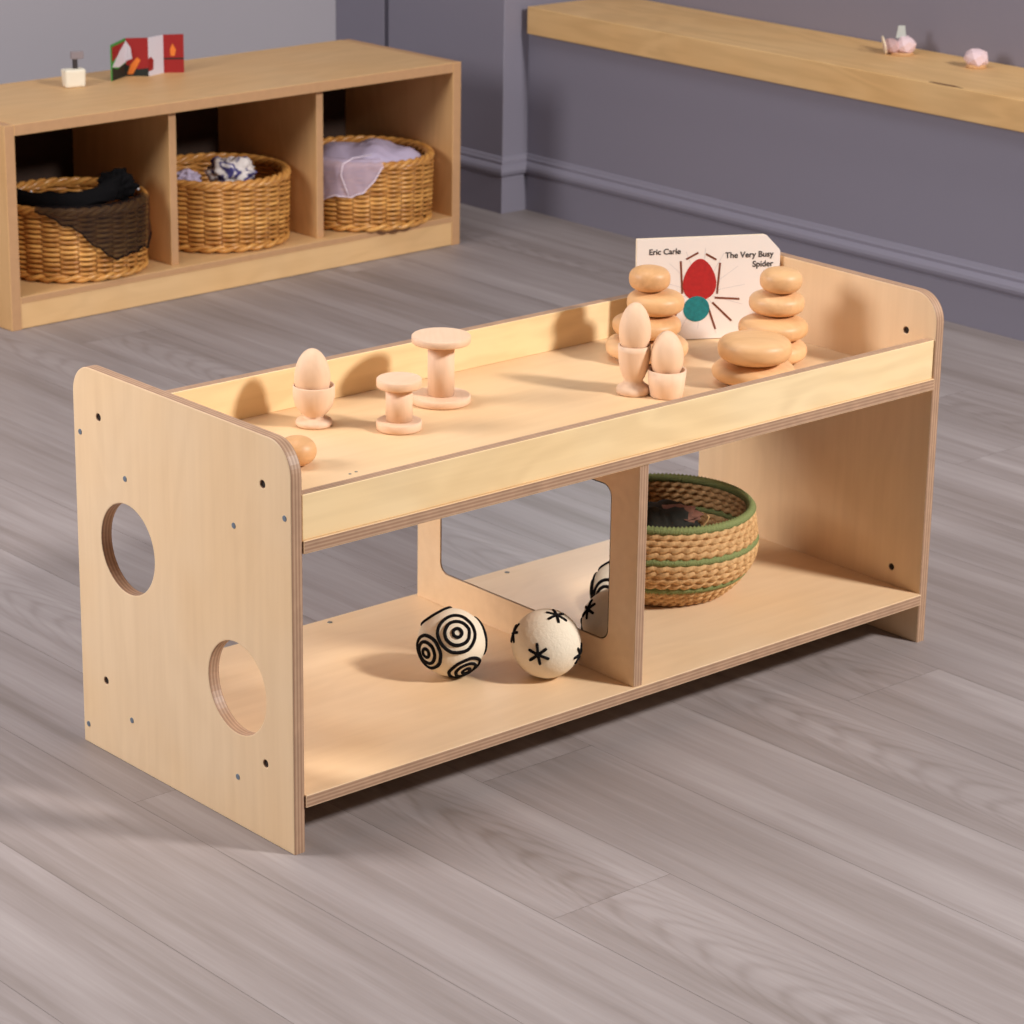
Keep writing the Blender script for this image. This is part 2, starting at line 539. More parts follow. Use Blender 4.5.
def baseboard(name, path, mats):
    prof = [(0, 0), (.010, 0), (.010, .071), (.0085, .073), (.0085, .075), (.012, .0765), (.0165, .081), (.018, .087),
            (.0165, .093), (.012, .098), (.008, .1005), (.008, .106), (.0055, .1085), (.003, .114), (0, .116)]
    bm = bmesh.new()
    path = [Vector(p) for p in path]
    # extra end points carry the mitre direction
    secs = []
    for i in range(1, len(path)-1):
        d0 = (path[i]-path[i-1]).normalized(); d1 = (path[i+1]-path[i]).normalized()
        n0 = Vector((d0.y, -d0.x)); n1 = Vector((d1.y, -d1.x))
        mm = (n0+n1).normalized(); mm /= max(.2, mm.dot(n0))
        secs.append([bm.verts.new((path[i].x+mm.x*a, path[i].y+mm.y*a, z)) for a, z in prof])
    for a, b in zip(secs, secs[1:]):
        for k in range(len(prof)-1):
            bm.faces.new((a[k], b[k], b[k+1], a[k+1]))
    return struct(name, bm, mats)
Pp = [(-1.9, YB), (-1.8, YB), (2.172, YB), (2.172, 2.173), (XR, 2.173), (XR, -.9), (XR, -1.0)]
baseboard('baseboard_back', Pp[:4], M['paint_back'])
baseboard('baseboard_right', Pp[1:], M['paint'])

# timber ledge on the boxed-in wall
led = thing('wooden_ledge', 'long thick timber ledge shelf fixed along the slate grey wall', 'ledge', (2.217, -.9, .3645))
bm = bmesh.new()
box(bm, 0, .256, 0, 3.055, 0, .055, .002)
obj('board', bm, M['ledge'], led)
bm = bmesh.new()
for i in range(1):
    tube(bm, [(.0035, 1.915+.01*j, .0545+.0006*math.sin(j)) for j in range(9)], [.0006, .0012, .002, .0024, .0028, .0028, .0024, .0018, .0006], 6)
obj('crack', bm, M['crack'], led)

# ------------------------------------------------------------------ the low play unit
L_, D_, H_, t_ = .9934, .3975, .45, .0141
ZS, ZT, ZR = .0651, .3459, .3946
XD = .4863
unit = thing('toddler_shelf_unit', 'low birch plywood play unit with tray top, mirror divider and round cut-outs in its end', 'shelf unit')
Myz = Matrix(((0, 0, 1, 0), (1, 0, 0, 0), (0, 1, 0, 0), (0, 0, 0, 1)))      # curve x,y,z -> world y,z,x
outer = rounded(0, D_, 0, H_, (0, 0, .034, .036), 12)
pilot = [(.048, .397), (.348, .397), (.049, .088), (.349, .088)]
screws = [(.385, .372), (.299, .339), (.099, .339), (.011, .370), (.388, .023), (.299, .056), (.099, .056)]
def side(x, holes, out, lab):
    p = outline_panel('side_panel', outer, [circle(*h) for h in holes]+[circle(a, b, .0042, 16) for a, b in pilot], t_, .0012,
                      Matrix.Translation((x+t_/2, 0, 0)) @ Myz, [M['ply_z'], M['edge_x']], unit)
    p['label'] = lab
    for a, b in pilot:
        bm = bmesh.new()
        disc(bm, (x+t_/2, a, b), (1, 0, 0), .0043, t_-.004, 16)
        obj('hole_shade_plug', bm, M['hole'], p)
    for a, b in screws:
        bm = bmesh.new()
        disc(bm, (x if out < 0 else x+t_, a, b), (out, 0, 0), .0036, .0012, 16)
        obj('screw_head', bm, M['screw'], p)
    return p
side(0, [(.298, .258, .0515), (.098, .158, .0515)], -1, 'end panel with two round cut-outs')
side(L_-t_, [], 1, 'plain end panel')
def board(name, *a, axis, mats, bev=.0008, parent=unit, label=None):
    bm = bmesh.new()
    box(bm, *a, bev, axis)
    return obj(name, bm, mats, parent, label=label)
board('tray_board', t_, L_-t_, -.002, D_, ZT-.0141, ZT, axis=2, mats=[M['tray'], M['edge_z']])
board('bottom_board', t_, L_-t_, -.0025, D_, ZS-.0141, ZS, axis=2, mats=[M['ply_x'], M['edge_z']])
board('rail', t_+.0006, L_-t_-.0022, .0005, .0143, ZT, ZR, axis=1, mats=[M['rail'], M['edge_y']])
board('rail', t_, L_-t_, D_-.0141, D_, ZT, ZR, axis=1, mats=[M['rail'], M['edge_y']])
# divider with a framed mirror set into its left face
MY0, MY1, MZ0, MZ1 = .0455, .347, .108, .297
td = .0136
div = outline_panel('divider_panel', rounded(.0, D_-.0065, ZS, ZT-.0141, (0, 0, 0, 0)), [rounded(MY0, MY1, MZ0, MZ1, (.014,)*4, 8)], td, .0008,
                    Matrix.Translation((XD+td/2, 0, 0)) @ Myz, [M['ply_x'], M['edge_x']], unit)
def slab(name, ring, x0, x1, mat, parent):
    bm = bmesh.new()
    a = [bm.verts.new((x0, y, z)) for y, z in ring]
    b = [bm.verts.new((x1, y, z)) for y, z in ring]
    bm.faces.new(a); bm.faces.new(b[::-1])
    n = len(ring)
    for i in range(n):
        bm.faces.new((a[i], a[(i+1) % n], b[(i+1) % n], b[i]))
    return obj(name, bm, mat, parent)
slab('mirror_backing', rounded(MY0+.0002, MY1-.0002, MZ0+.0002, MZ1-.0002, (.0138,)*4, 8), XD+.0025, XD+td-.002, M['mirror_edge'], div)
slab('mirror', rounded(MY0+.0014, MY1-.0014, MZ0+.0014, MZ1-.0014, (.013,)*4, 8), XD+.0008, XD+.0025, M['mirror'], div)
for x, y, z in [(.345, .385, ZS), (.188, .144, ZT), (.198, .146, ZT)]:
    bm = bmesh.new()
    disc(bm, (x, y, z+.0002), (0, 0, 1), .0034 if z == ZS else .0018, .0008, 16)
    obj('fixing_cap', bm, M['cap'], unit)

# ------------------------------------------------------------------ turned wooden loose parts on the tray
Z0 = ZT+.0004
def egg_bm(r, h):
    bm = bmesh.new()
    n = 22
    pr = []
    for i in range(n+1):
        a = PI*i/n
        z = -math.cos(a)
        rr = math.sin(a)*(1-.085*z)
        pr.append((r*rr if 0 < i < n else 0, h/2*(z+1)))
    lathe(bm, pr, 40)
    return bm
def put(name, bm, mat, loc, label, cat, group=None, rot=(0, 0, 0)):
    o = obj(name, bm, mat, None, loc, smooth=True)
    o.rotation_euler = rot
    tag(o, label, cat, group)
    return o
def spool(loc, r, stem, h, td_, label, rot):
    s = thing('wooden_spool', label, 'spool', loc, rot, 'turned wooden spools on the tray')
    def d(z0, z1, rr):
        bm = bmesh.new()
        e = .0012
        lathe(bm, [(0, z0), (rr-e, z0), (rr, z0+e), (rr, z1-e), (rr-e, z1), (0, z1)], 56)
        return bm
    obj('disc', d(0, td_, r), M['turned_x'], s)
    bm = bmesh.new(); lathe(bm, [(0, td_), (stem, td_), (stem, h-td_), (0, h-td_)], 40)
    st = obj('stem', bm, M['turned'], s, smooth=False)
    obj('disc', d(h-td_, h, r*.985), M['turned_x'], s)
    for o in s.children:
        for f in o.data.polygons:
            f.use_smooth = len(f.vertices) == 4 and abs(f.normal.z) < .3
    return s
spool((.335, .241, Z0), .0262, .0153, .0605, .0105, 'small pale wooden spool standing in front of the taller spool', .3)
spool((.442, .295, Z0), .0353, .0158, .0816, .0092, 'tall pale wooden spool with wide end discs, beside the back rail', .9)

def cup(loc, prof, label, mat=None):
    bm = bmesh.new(); lathe(bm, prof, 48)
    return put('egg_cup', bm, mat or M['turned'], loc, label, 'egg cup', 'wooden egg cups on the tray')
def footed(h, rf, rn, rb, rr, zn):
    return [(0, 0), (rf-.001, 0), (rf, .0012), (rf, .0042), (rf-.0014, .0068), (rn+.003, .0085), (rn, zn), (rn+.0035, zn+.0035), (rb*.72, zn+.0075),
            (rb*.9, zn+.014), (rb, zn+.024), (rr, h-.001), (rr-.0006, h), (rr-.0014, h), (rr-.002, h-.002), (rr*.8, h-.012), (rr*.45, h-.019), (0, h-.021)]
cup((.269, .314, Z0), footed(.0476, .0212, .0100, .0240, .0240, .0098), 'round footed wooden egg cup standing alone near the left end of the tray')
put('wooden_egg', egg_bm(.0206, .064), M['egg'], (.2678, .3150, Z0+.0262), 'pale wooden egg in the footed egg cup at the left of the tray', 'egg', 'wooden eggs in egg cups')
cup((.647, .182, Z0), [(0, 0), (.0195, 0), (.0205, .0012), (.0205, .0055), (.019, .0085), (.0145, .0115), (.0115, .0145), (.0112, .0165), (.0135, .021), (.0165, .029), (.0187, .040), (.0195, .052),
     (.0196, .0594), (.0172, .0594), (.0165, .056), (.013, .047), (.008, .042), (0, .041)], 'tall goblet-shaped wooden egg cup in front of the left pebble stack')
put('wooden_egg', egg_bm(.0191, .066), M['egg'], (.647, .182, Z0+.0450), 'pale wooden egg in the tall goblet-shaped egg cup', 'egg', 'wooden eggs in egg cups')
cup((.669, .148, Z0), [(0, 0), (.0185, 0), (.0195, .001), (.0215, .015), (.0232, .0327), (.0208, .0327), (.0198, .030), (.015, .021), (.008, .0165), (0, .016)],
    'plain straight-sided wooden egg cup standing against the front rail')
put('wooden_egg', egg_bm(.0198, .060), M['egg'], (.669, .148, Z0+.0192), 'pale wooden egg in the plain straight-sided egg cup', 'egg', 'wooden eggs in egg cups', (.0, .05, 1.2))

def stone(loc, r, th, label, mi, rotz=0, asp=1.0, tilt=0, p=3.0, group='smooth wooden pebbles on the tray'):
    bm = bmesh.new()
    n = 20
    pr = []
    for i in range(n+1):
        a = PI*i/n-PI/2
        ca, sa = max(0, math.cos(a)), math.sin(a)
        rr = ca**(2/p); zz = math.copysign(abs(sa)**(2/(p-.3)), sa)
        pr.append((r*rr if 0 < i < n else 0, th/2*zz))
    lathe(bm, pr, 48)
    s = rotz*7.3+r*900
    for v in bm.verts:
        k = 1+.025*fbm((v.co.x*22+s, v.co.y*22, v.co.z*22), 1, 2)
        v.co.x *= asp*k; v.co.y *= k/asp**.5
    return put('wooden_pebble', bm, PB[mi], loc, label, 'pebble', group, (tilt, 0, rotz))
G = 'left'
stone((.7675, .2851, Z0+.0145), .0518, .029, 'broad wooden pebble at the bottom of the stack behind the tall egg cup', 1, .3)
stone((.7643, .2829, Z0+.0430), .0430, .0280, 'wooden pebble second from the bottom of the stack behind the tall egg cup', 2, 1.1)
stone((.7744, .2794, Z0+.0715), .0360, .0300, 'wooden pebble second from the top of the stack behind the tall egg cup', 0, 2.0)
stone((.7661, .2828, Z0+.1020), .0258, .0310, 'small dark-grained wooden pebble topping the stack behind the tall egg cup', 2, .6, p=2.9)
stone((.8796, .1794, Z0+.0145), .0450, .0290, 'wooden pebble at the bottom of the stack beside the right end panel', 1, .8)
stone((.8813, .1793, Z0+.0430), .0430, .0285, 'wooden pebble second from the bottom of the stack beside the right end panel', 0, 1.7)
stone((.8922, .1846, Z0+.0715), .0350, .0290, 'wooden pebble second from the top of the stack beside the right end panel', 1, 2.6)
stone((.8909, .1783, Z0+.1015), .0265, .0310, 'small rounded wooden pebble topping the stack beside the right end panel', 0, .2, p=2.8)
stone((.7935, .1256, Z0+.0140), .0505, .0280, 'lower wooden pebble of the pair stacked behind the front rail', 1, .5)
stone((.7857, .1177, Z0+.0452), .0440, .0355, 'upper flat-topped wooden pebble of the pair stacked behind the front rail', 0, -.65, 1.02, p=3.0)
stone((.1618, .2043, Z0+.0165), .0215, .033, 'single loose wooden pebble lying behind the left end panel', 2, .4, p=2.3)

# ------------------------------------------------------------------ board book
bw, bh, bt = .1885, .1315, .008
BA = Vector((.8068, .3464, Z0+.0006)); BB = Vector((.9738, .2569, Z0+.0006))
ang = math.atan2(BB.y-BA.y, BB.x-BA.x)
book = thing('board_book', 'white board book with a red and teal cover picture, propped up behind the pebble stacks', 'book', BA, ang)
book.rotation_euler = (math.radians(-2), 0, ang)
ring = [(0, 0), (bw, 0)] + [(bw-.0, bh-.021), (bw-.002, bh-.018), (bw-.018, bh-.001), (bw-.021, bh)] + [(0, bh)]
def flat(ring, y0, y1, bm=None):
    bm = bm or bmesh.new()
    a = [bm.verts.new((x, y0, z)) for x, z in ring]
    b = [bm.verts.new((x, y1, z)) for x, z in ring]
    f1 = bm.faces.new(a); f2 = bm.faces.new(b[::-1])
    n = len(ring)
    for i in range(n):
        bm.faces.new((a[i], a[(i+1) % n], b[(i+1) % n], b[i]))
    return bm
obj('cover', flat(ring, 0, .0012), M['card'], book)
obj('page_block', flat(ring, .0012, bt), M['pages'], book)
def text_part(name, s, size, x, z, align, mat, parent, y=-.0003, bold=.016):
    cu = bpy.data.curves.new('t', 'FONT')
    cu.body = s; cu.size = size; cu.align_x = align; cu.offset = bold*size; cu.extrude = .00015
    tmp = bpy.data.objects.new('t', cu); COL.objects.link(tmp)
    dg = bpy.context.evaluated_depsgraph_get()
    me = bpy.data.meshes.new_from_object(tmp.evaluated_get(dg))
    bpy.data.objects.remove(tmp); bpy.data.curves.remove(cu)
    bm = bmesh.new(); bm.from_mesh(me); bpy.data.meshes.remove(me)
    bm.transform(Matrix.Translation((x, y, z)) @ Matrix.Rotation(PI/2, 4, 'X'))
    return obj(name, bm, mat, parent)
text_part('author_lettering', 'Eric Carle', .0103, .0150, .1115, 'LEFT', M['ink'], book)
text_part('title_lettering', 'The Very Busy', .0108, .1795, .1035, 'RIGHT', M['ink'], book)
text_part('title_lettering', 'Spider', .0108, .1795, .0910, 'RIGHT', M['ink'], book)
# plain cover picture: one red oval, one teal round, straight brown strips on faint lines
def patch(name, ring, mat, y=-.0004):
    return obj(name, flat(ring, y, -.00005), mat, book)
def oval(cx, cz, rx, rz, n=40, egg=0):
    return [(cx+rx*math.cos(2*PI*i/n)*(1-egg*math.sin(2*PI*i/n)), cz+rz*math.sin(2*PI*i/n)) for i in range(n)]
patch('red_patch', oval(.0825, .0770, .0215, .0270, egg=.25), M['red'])
patch('teal_patch', oval(.0790, .0395, .0172, .0165), M['teal'], -.0005)
bm = bmesh.new()
for (x0, z0, x1, z1) in [(.060, .060, .057, .102), (.064, .104, .080, .112), (.106, .058, .109, .098), (.104, .102, .090, .110), (.103, .053, .136, .050), (.100, .047, .126, .022), (.095, .040, .105, .012), (.062, .050, .050, .030)]:
    a, b = Vector((x0, z0)), Vector((x1, z1)); n = (b-a).normalized(); n = Vector((-n.y, n.x))*.0013
    flat([tuple(a-n), tuple(b-n), tuple(b+n), tuple(a+n)], -.0003, -.00005, bm)
obj('brown_strips', bm, M['brown'], book)
bm = bmesh.new()
for i in range(14):
    a = 2*PI*i/14+.15
    p = Vector((.085, .06)); q = p+Vector((math.cos(a), math.sin(a)))*.058
    if not (.004 < q.x < bw-.004 and .004 < q.y < bh-.006):
        q = p+(q-p)*.8
    n = (q-p).normalized(); n = Vector((-n.y, n.x))*.00025
    flat([tuple(p-n), tuple(q-n), tuple(q+n), tuple(p+n)], -.00015, -.00005, bm)
obj('faint_lines', bm, M['faint'], book)

# ------------------------------------------------------------------ felt balls
def sph_pt(c, R, d, up, th, ph):
    """point at polar angle th around direction d"""
    d = Vector(d).normalized()
    u = up.cross(d).normalized(); v = d.cross(u)
    w = d*math.cos(th)+(u*math.cos(ph)+v*math.sin(ph))*math.sin(th)
    return c+w*R
def ball(loc, R, label):
    b = thing('felt_ball', label, 'ball', (loc[0], loc[1], loc[2]-R), 0, 'white felt balls on the bottom board')
    bm = bmesh.new()
    bmesh.ops.create_uvsphere(bm, u_segments=64, v_segments=40, radius=R)
    for v in bm.verts:
        v.co *= 1+.006*fbm(v.co, 60, 3)
        v.co.z += R
    obj('body', bm, M['felt'], b, smooth=True)
    return b
UP = Vector((.12, .31, .94))
def rings_motif(b, R, d, radii, w=.0022, full=True):
    bm = bmesh.new()
    c = Vector((0, 0, R))
    for th in radii:
        n = max(18, int(70*th))
        sd = rnd.random()*10
        tube(bm, [sph_pt(c, R*1.004, d, UP, th*(1+.05*fbm((math.cos(2*PI*i/n)+sd, math.sin(2*PI*i/n), 0), 1.3, 2)), 2*PI*i/n) for i in range(n)], w, 6, closed=True)
    obj('ring_motif', bm, M['black_wool'], b, smooth=True)
def star_motif(b, R, d, a, w=.0019, ph0=.1):
    bm = bmesh.new()
    c = Vector((0, 0, R))
    for k in range(6):
        ph = ph0+k*PI/3
        tube(bm, [sph_pt(c, R*1.004, d, UP, a*j/6*(1 if k % 2 else .92)+.001, ph) for j in range(7)], [w, w, w, w, w, w, w*.8], 6)
    obj('star_motif', bm, M['black_wool'], b, smooth=True)
b1 = ball((.3507, .1635, ZS+.0395), .0395, 'white felt ball with black concentric rings, left of the star ball')
for d, r in [((-.378, -.709, .596), (.58, .37, .13)), ((-.996, -.037, -.079), (.52, .33, .13)), ((-0.089, -0.771, -0.631), (.50, .32, .12)),
             ((-0.118, 0.651, 0.750), (.50,)), ((.968, -.247, .053), (.56, .37, .13)), ((.562, .825, -.064), (.52, .33, .13))]:
    rings_motif(b1, .0395, d, r)
b2 = ball((.4323, .0903, ZS+.0402), .0402, 'white felt ball with small black stars, beside the mirror')
for d, a, ph in [((-.826, -.563, .029), .34, .5), ((.059, -.328, .943), .34, .2), ((-.758, .557, .339), .33, .1), ((.492, -.851, -.185), .33, .4), ((.581, .796, -.168), .34, .2), ((.665, .124, -.736), .34, 0), ((.80, .35, .49), .33, .3)]:
    star_motif(b2, .0402, d, a, ph0=ph)

# ------------------------------------------------------------------ rope basket
jb = thing('rope_basket', 'round twisted seagrass basket with green bands on the bottom board', 'basket', (.751, .226, ZS+.0006))
NC = 14; HB = .1070
def jr(u):      # outer radius against height fraction
    return .083+.0335*math.sin(min(1, u/.55)*PI/2)**.9-.006*max(0, u-.6)/.4
pitch = (HB-.006)/(NC-1)
def rope_ring(bm, R, z, a, twist, tone, nt_=200, ns=8, rnd_ph=0):
    rows = []
    for i in range(nt_):
        th = 2*PI*i/nt_
        row = []
        for k in range(ns):
            ph = 2*PI*k/ns
            rr = a*(1+.27*math.cos(2*ph-twist*th+rnd_ph))
            row.append(bm.verts.new(((R+rr*math.cos(ph))*math.cos(th), (R+rr*math.cos(ph))*math.sin(th), z+rr*math.sin(ph)*1.05)))
        rows.append(row)
    lay = bm.loops.layers.float_color.get('tone') or bm.loops.layers.float_color.new('tone')
    for i in range(nt_):
        A, B = rows[i], rows[(i+1) % nt_]
        for k in range(ns):
            f = bm.faces.new((A[k], B[k], B[(k+1) % ns], A[(k+1) % ns]))
            ph = 2*PI*k/ns
            tt = tone+.22*math.cos(2*ph-twist*2*PI*i/nt_+rnd_ph)
            for l in f.loops:
                l[lay] = (tt, tt, tt, 1)
bands = (3, 8, 13)
bm = bmesh.new()
for i in range(NC):
    if i in bands:
        continue
    u = i/(NC-1)
    rope_ring(bm, jr(u)-.004, .0066+pitch*i, .0048, 46, rnd.uniform(.4, .6), rnd_ph=rnd.random()*6)
obj('coiled_rope', bm, M['jute'], jb, smooth=True)
for i in bands:
    u = i/(NC-1)
    bm = bmesh.new()
    rope_ring(bm, jr(u)-.004, .0062+pitch*i, .0046 if i < 13 else .0052, 130, .5, nt_=260)
    obj('green_band', bm, M['green'], jb, smooth=True, label='green cord band')
bm = bmesh.new()
lathe(bm, [(0, .001), (.080, .001), (.083, .004), (.075, .0085), (0, .0075)], 48)
obj('base', bm, M['wicker_dark'], jb, smooth=True)
def crumple(r, h, seed, amp=.35, sc=28, nu=56, nv=26, flat_=1.0):
    bm = bmesh.new()
    def fn(u, v):
        a = 2*PI*u; ph = PI*v-PI/2
        d = Vector((math.cos(ph)*math.cos(a), math.cos(ph)*math.sin(a), math.sin(ph)))
        k = 1+amp*fbm(d*1.6+Vector((seed, seed*.7, 0)), 1.3, 4)+amp*.35*abs(fbm(d*4+Vector((seed, 0, 0)), 1, 3))
        p = Vector((d.x*r*k, d.y*r*k*flat_, d.z*h*k))
        return p
    grid(bm, nu, nv, fn, closed_u=True)
    bmesh.ops.remove_doubles(bm, verts=bm.verts[:], dist=1e-5)
    zmin = min(v.co.z for v in bm.verts)
    for v in bm.verts:
        v.co.z -= zmin
    return bm
put('dark_cloth', crumple(.068, .042, 3.1), M['cloth_dark'], (.741, .226, ZS+.0090), 'dark olive crumpled cloth inside the green-banded rope basket', 'cloth')
put('brown_cloth', crumple(.024, .009, 8.4), M['cloth_brown'], (.764, .214, ZS+.0835), 'brown-pink crumpled cloth scrap inside the green-banded rope basket', 'cloth')
bm = bmesh.new()
tube(bm, [(.753*q, -.658*q, z) for q, z in ((-.012, -.012), (0, 0), (.009, .0085), (.016, .016), (.0205, .0225), (.0215, .0265), (.0195, .0285))], [.0016, .0016, .0016, .0015, .0014, .0013, .0009], 8)
put('twig', bm, M['twig'], (.7465, .176, ZS+.079), 'pale curled twig sticking up among the cloths in the rope basket', 'twig')

# ------------------------------------------------------------------ background cubby unit
CA = Vector((.879, 1.982, 0)); CROT = math.radians(1.63)
CD = Vector((math.cos(CROT), math.sin(CROT), 0)); CN = Vector((-math.sin(CROT), math.cos(CROT), 0))
def cb(x, y, z=0):
    return tuple(CA+CD*x+CN*y+Vector((0, 0, z)))
BH = .3585
bd = .336
cx0, cx1, bt_ = .0085, 1.0445, .0205
cub = thing('cubby_shelf', 'low beech cubby unit with three open bays in front of the back wall', 'shelf unit', CA, CROT)
board('side_panel', cx0, cx0+bt_, 0, bd, 0, BH-.0005, axis=0, mats=[M['bg_z'], M['bedge']], bev=.001, parent=cub)
board('side_panel', cx1-bt_, cx1, 0, bd, 0, BH-.0005, axis=0, mats=[M['bg_z'], M['bedge']], bev=.001, parent=cub)
board('top_board', cx0+bt_, cx1-bt_, .0, bd, BH-.0195, BH, axis=2, mats=[M['bg_x'], M['bedge']], bev=.001, parent=cub)
board('bottom_board', cx0+bt_, cx1-bt_, 0, bd, .046, .0575, axis=2, mats=[M['bg_x'], M['bedge']], bev=.0008, parent=cub)
board('kickboard', cx0+bt_, cx1-bt_, .001, .016, .001, .046, axis=1, mats=[M['kick'], M['bedge']], bev=.0006, parent=cub)
board('back_board', cx0+bt_, cx1-bt_, bd-.012, bd-.001, .0575, BH-.0195, axis=1, mats=[M['bay_shade'], M['bay_shade']], bev=0, parent=cub, label='back board darkened to carry the bay shade')
for x in (.3665, .7040):
    board('divider_panel', x, x+.016, .022, bd-.012, .0575, BH-.0195, axis=0, mats=[M['bg_z'], M['bedge']], bev=.0008, parent=cub)
bm = bmesh.new(); disc(bm, (cx1-bt_-.0003, .10, .083), (-1, 0, 0), .005, .0014, 14)
obj('fixing_cap', bm, M['dark_post'], cub)
C1, C2, C3 = cb(.226, .131, .0577), cb(.5625, .145, .0577), cb(.8830, .104, .0577)

# wicker baskets: stakes, woven rods, plaited rim and foot
def weave_mesh():
    bm = bmesh.new()
    bm.loops.layers.float_color.new('tone')
    NS, rows, R0 = 26, 24, .1290
    z0, pit = .0165, .00445
    for r in range(rows):
        pts = []
        n = NS*5
        tone = rnd.uniform(.25, .8)
        Rz = R0+.0035*(r/rows)
        ph = PI*(r % 2)
        wob = rnd.random()*9
        for i in range(n):
            th = 2*PI*i/n
            off = .0042*math.cos(NS/2*th+ph)
            pts.append(((Rz+off)*math.cos(th), (Rz+off)*math.sin(th), z0+pit*r+.0010*fbm((th*2, wob, 0), 1, 2)))
        tube(bm, pts, .0033+rnd.uniform(-.0003, .0003), 6, closed=True, col=tone)
    return bm
def stakes_mesh():
    bm = bmesh.new()
    for i in range(26):
        th = 2*PI*(i+.5)/26
        tube(bm, [((.1290+.0035*u)*math.cos(th), (.1290+.0035*u)*math.sin(th), .006+.114*u) for u in (0, .5, 1)], .0030, 6)
    return bm
def plait_mesh(R, z, a, strands, turns, rad, squash=1.0):
    bm = bmesh.new()
    bm.loops.layers.float_color.new('tone')
    for s in range(strands):
        n = 180
        pts = []
        for i in range(n):
            th = 2*PI*i/n
            p = turns*th+2*PI*s/strands
            rr = R+a*math.cos(p)
            pts.append((rr*math.cos(th), rr*math.sin(th), z+a*squash*math.sin(p)))
        tube(bm, pts, rad, 7, closed=True, col=rnd.uniform(.4, .75))
    return bm
bk0 = thing('wicker_basket', 'wicker basket with a black gauzy scarf hanging over its rim, in the left bay', 'basket', C1, 0, 'wicker baskets in the cubby bays')
obj('woven_wall', weave_mesh(), M['wicker'], bk0, smooth=True)
obj('stakes', stakes_mesh(), M['wicker_dark'], bk0, smooth=True)
obj('rim', plait_mesh(.1310, .1265, .0042, 3, 13, .0046, 1.15), M['wicker'], bk0, smooth=True)
obj('foot_border', plait_mesh(.1290, .0085, .0036, 2, 13, .0044, 1.0), M['wicker'], bk0, smooth=True)
bm = bmesh.new(); lathe(bm, [(0, .006), (.1260, .006), (.1260, .010), (0, .010)], 48)
obj('base', bm, M['wicker_dark'], bk0)
def copy_basket(loc, rot, label):
    r = bk0.copy(); COL.objects.link(r)
    r.location = loc; r.rotation_euler = (0, 0, rot); r['label'] = label
    for ch in list(bk0.children):
        c = ch.copy(); COL.objects.link(c); c.parent = r
    return r
copy_basket(C2, .9, 'wicker basket holding a blue and white printed cloth, in the middle bay')
copy_basket(C3, 2.1, 'wicker basket with lilac organza spilling over its rim, in the right bay')

RIMZ = .1335      # top of the plaited rim above the bay floor
def interp(tab, x):
    if x <= tab[0][0]:
        return tab[0][1]
    for (a, va), (b, vb) in zip(tab, tab[1:]):
        if x <= b:
            return va+(vb-va)*(x-a)/(b-a)
    return tab[-1][1]
def drape(tab, a0, a1, seed, r_out=.1425, r_in=.120, fold=.0040, nu=70, nv=26):
    """cloth that comes from inside the mouth, over the rim and down the outside; tab: angle (deg) -> drop"""
    bm = bmesh.new()
    def fn(u, v):
        a = a0+(a1-a0)*u
        drop = max(0, interp(tab, a)+.010*fbm((a*.09+seed*3, 0, 0), 1, 2))
        path = .02+.022+drop
        s = v*path
        f = fold*(fbm((a*.06+seed, s*14, 0), 1, 3))
        if s < .02:
            r = r_in+.012*s/.02; z = RIMZ+.002+.004*math.sin(s/.02*PI/2)
        elif s < .042:
            w = (s-.02)/.022*PI/2
            r = r_in+.012+(r_out-r_in-.012)*math.sin(w)
            z = RIMZ+.006-.010*(1-math.cos(w))
        else:
            r = r_out; z = RIMZ-.004-(s-.042)
        r += abs(f)*1.2+.0006
        t = math.radians(a)
        return Vector((r*math.cos(t), r*math.sin(t), z))
    grid(bm, nu, nv, fn)
    edge = []
    for i in range(nu+1):
        edge.append(fn(i/nu, 1.0)+Vector((0, 0, 0)))
    return bm, edge
def mound(rad, base, top, seed, cx=0, cy=0, amp=.012, sc=26, nr=24, na=56, asym=None):
    """loose cloth filling a basket mouth"""
    bm = bmesh.new()
    def fn(u, v):
        a = 2*PI*u; r = rad*v
        x, y = r*math.cos(a)+cx, r*math.sin(a)+cy
        z = base+(top-base)*(1-v**3)+amp*fbm((x+seed, y, seed), sc, 4)*(1-.6*v)
        if asym:
            z += asym(x, y)*(1-v**4)
        return Vector((x, y, z))
    grid(bm, na, nr, fn, closed_u=True)
    bmesh.ops.remove_doubles(bm, verts=bm.verts[:], dist=1e-6)
    return bm

RI = Vector((.753, -.658)).normalized(); TO = Vector((-.658, -.753)).normalized()   # along and towards the room's viewer side
# black scarf
sc = thing('black_scarf', 'black gauzy scarf bunched in the left wicker basket and hanging over its front', 'scarf', C1)
bm = mound(.080, .106, .140, 2.2, TO.x*.036-RI.x*.012, TO.y*.036-RI.y*.012, .010, 30)
obj('folds', bm, M['scarf'], sc, smooth=True)
bm = bmesh.new()
tube(bm, [Vector((r*math.cos(math.radians(a)), r*math.sin(math.radians(a)), RIMZ+z)) for a, r, z in
          [(-225, .100, .003), (-200, .106, .004), (-170, .108, .005), (-140, .109, .006), (-118, .109, .008), (-100, .107, .013), (-84, .106, .020), (-70, .104, .030), (-61, .101, .041), (-55, .099, .051)]],
     [.010, .013, .014, .014, .015, .016, .017, .015, .011, .004], 14)
for v in bm.verts:
    v.co += v.normal*0+Vector((fbm(v.co, 60, 2), fbm(v.co+Vector((3, 0, 0)), 60, 2), fbm(v.co+Vector((0, 5, 0)), 60, 3)))*.013
obj('rolled_edge', bm, M['scarf'], sc, smooth=True)
tab = [(-150, .0), (-138, .006), (-121, .026), (-109, .055), (-89, .092), (-86, .088), (-74, .080), (-54, .085), (-46, .060)]
bm, edge = drape(tab, -148, -46, 1.0)
obj('hanging_gauze', bm, M['scarf_sheer'], sc, smooth=True, label='sheer hanging part')
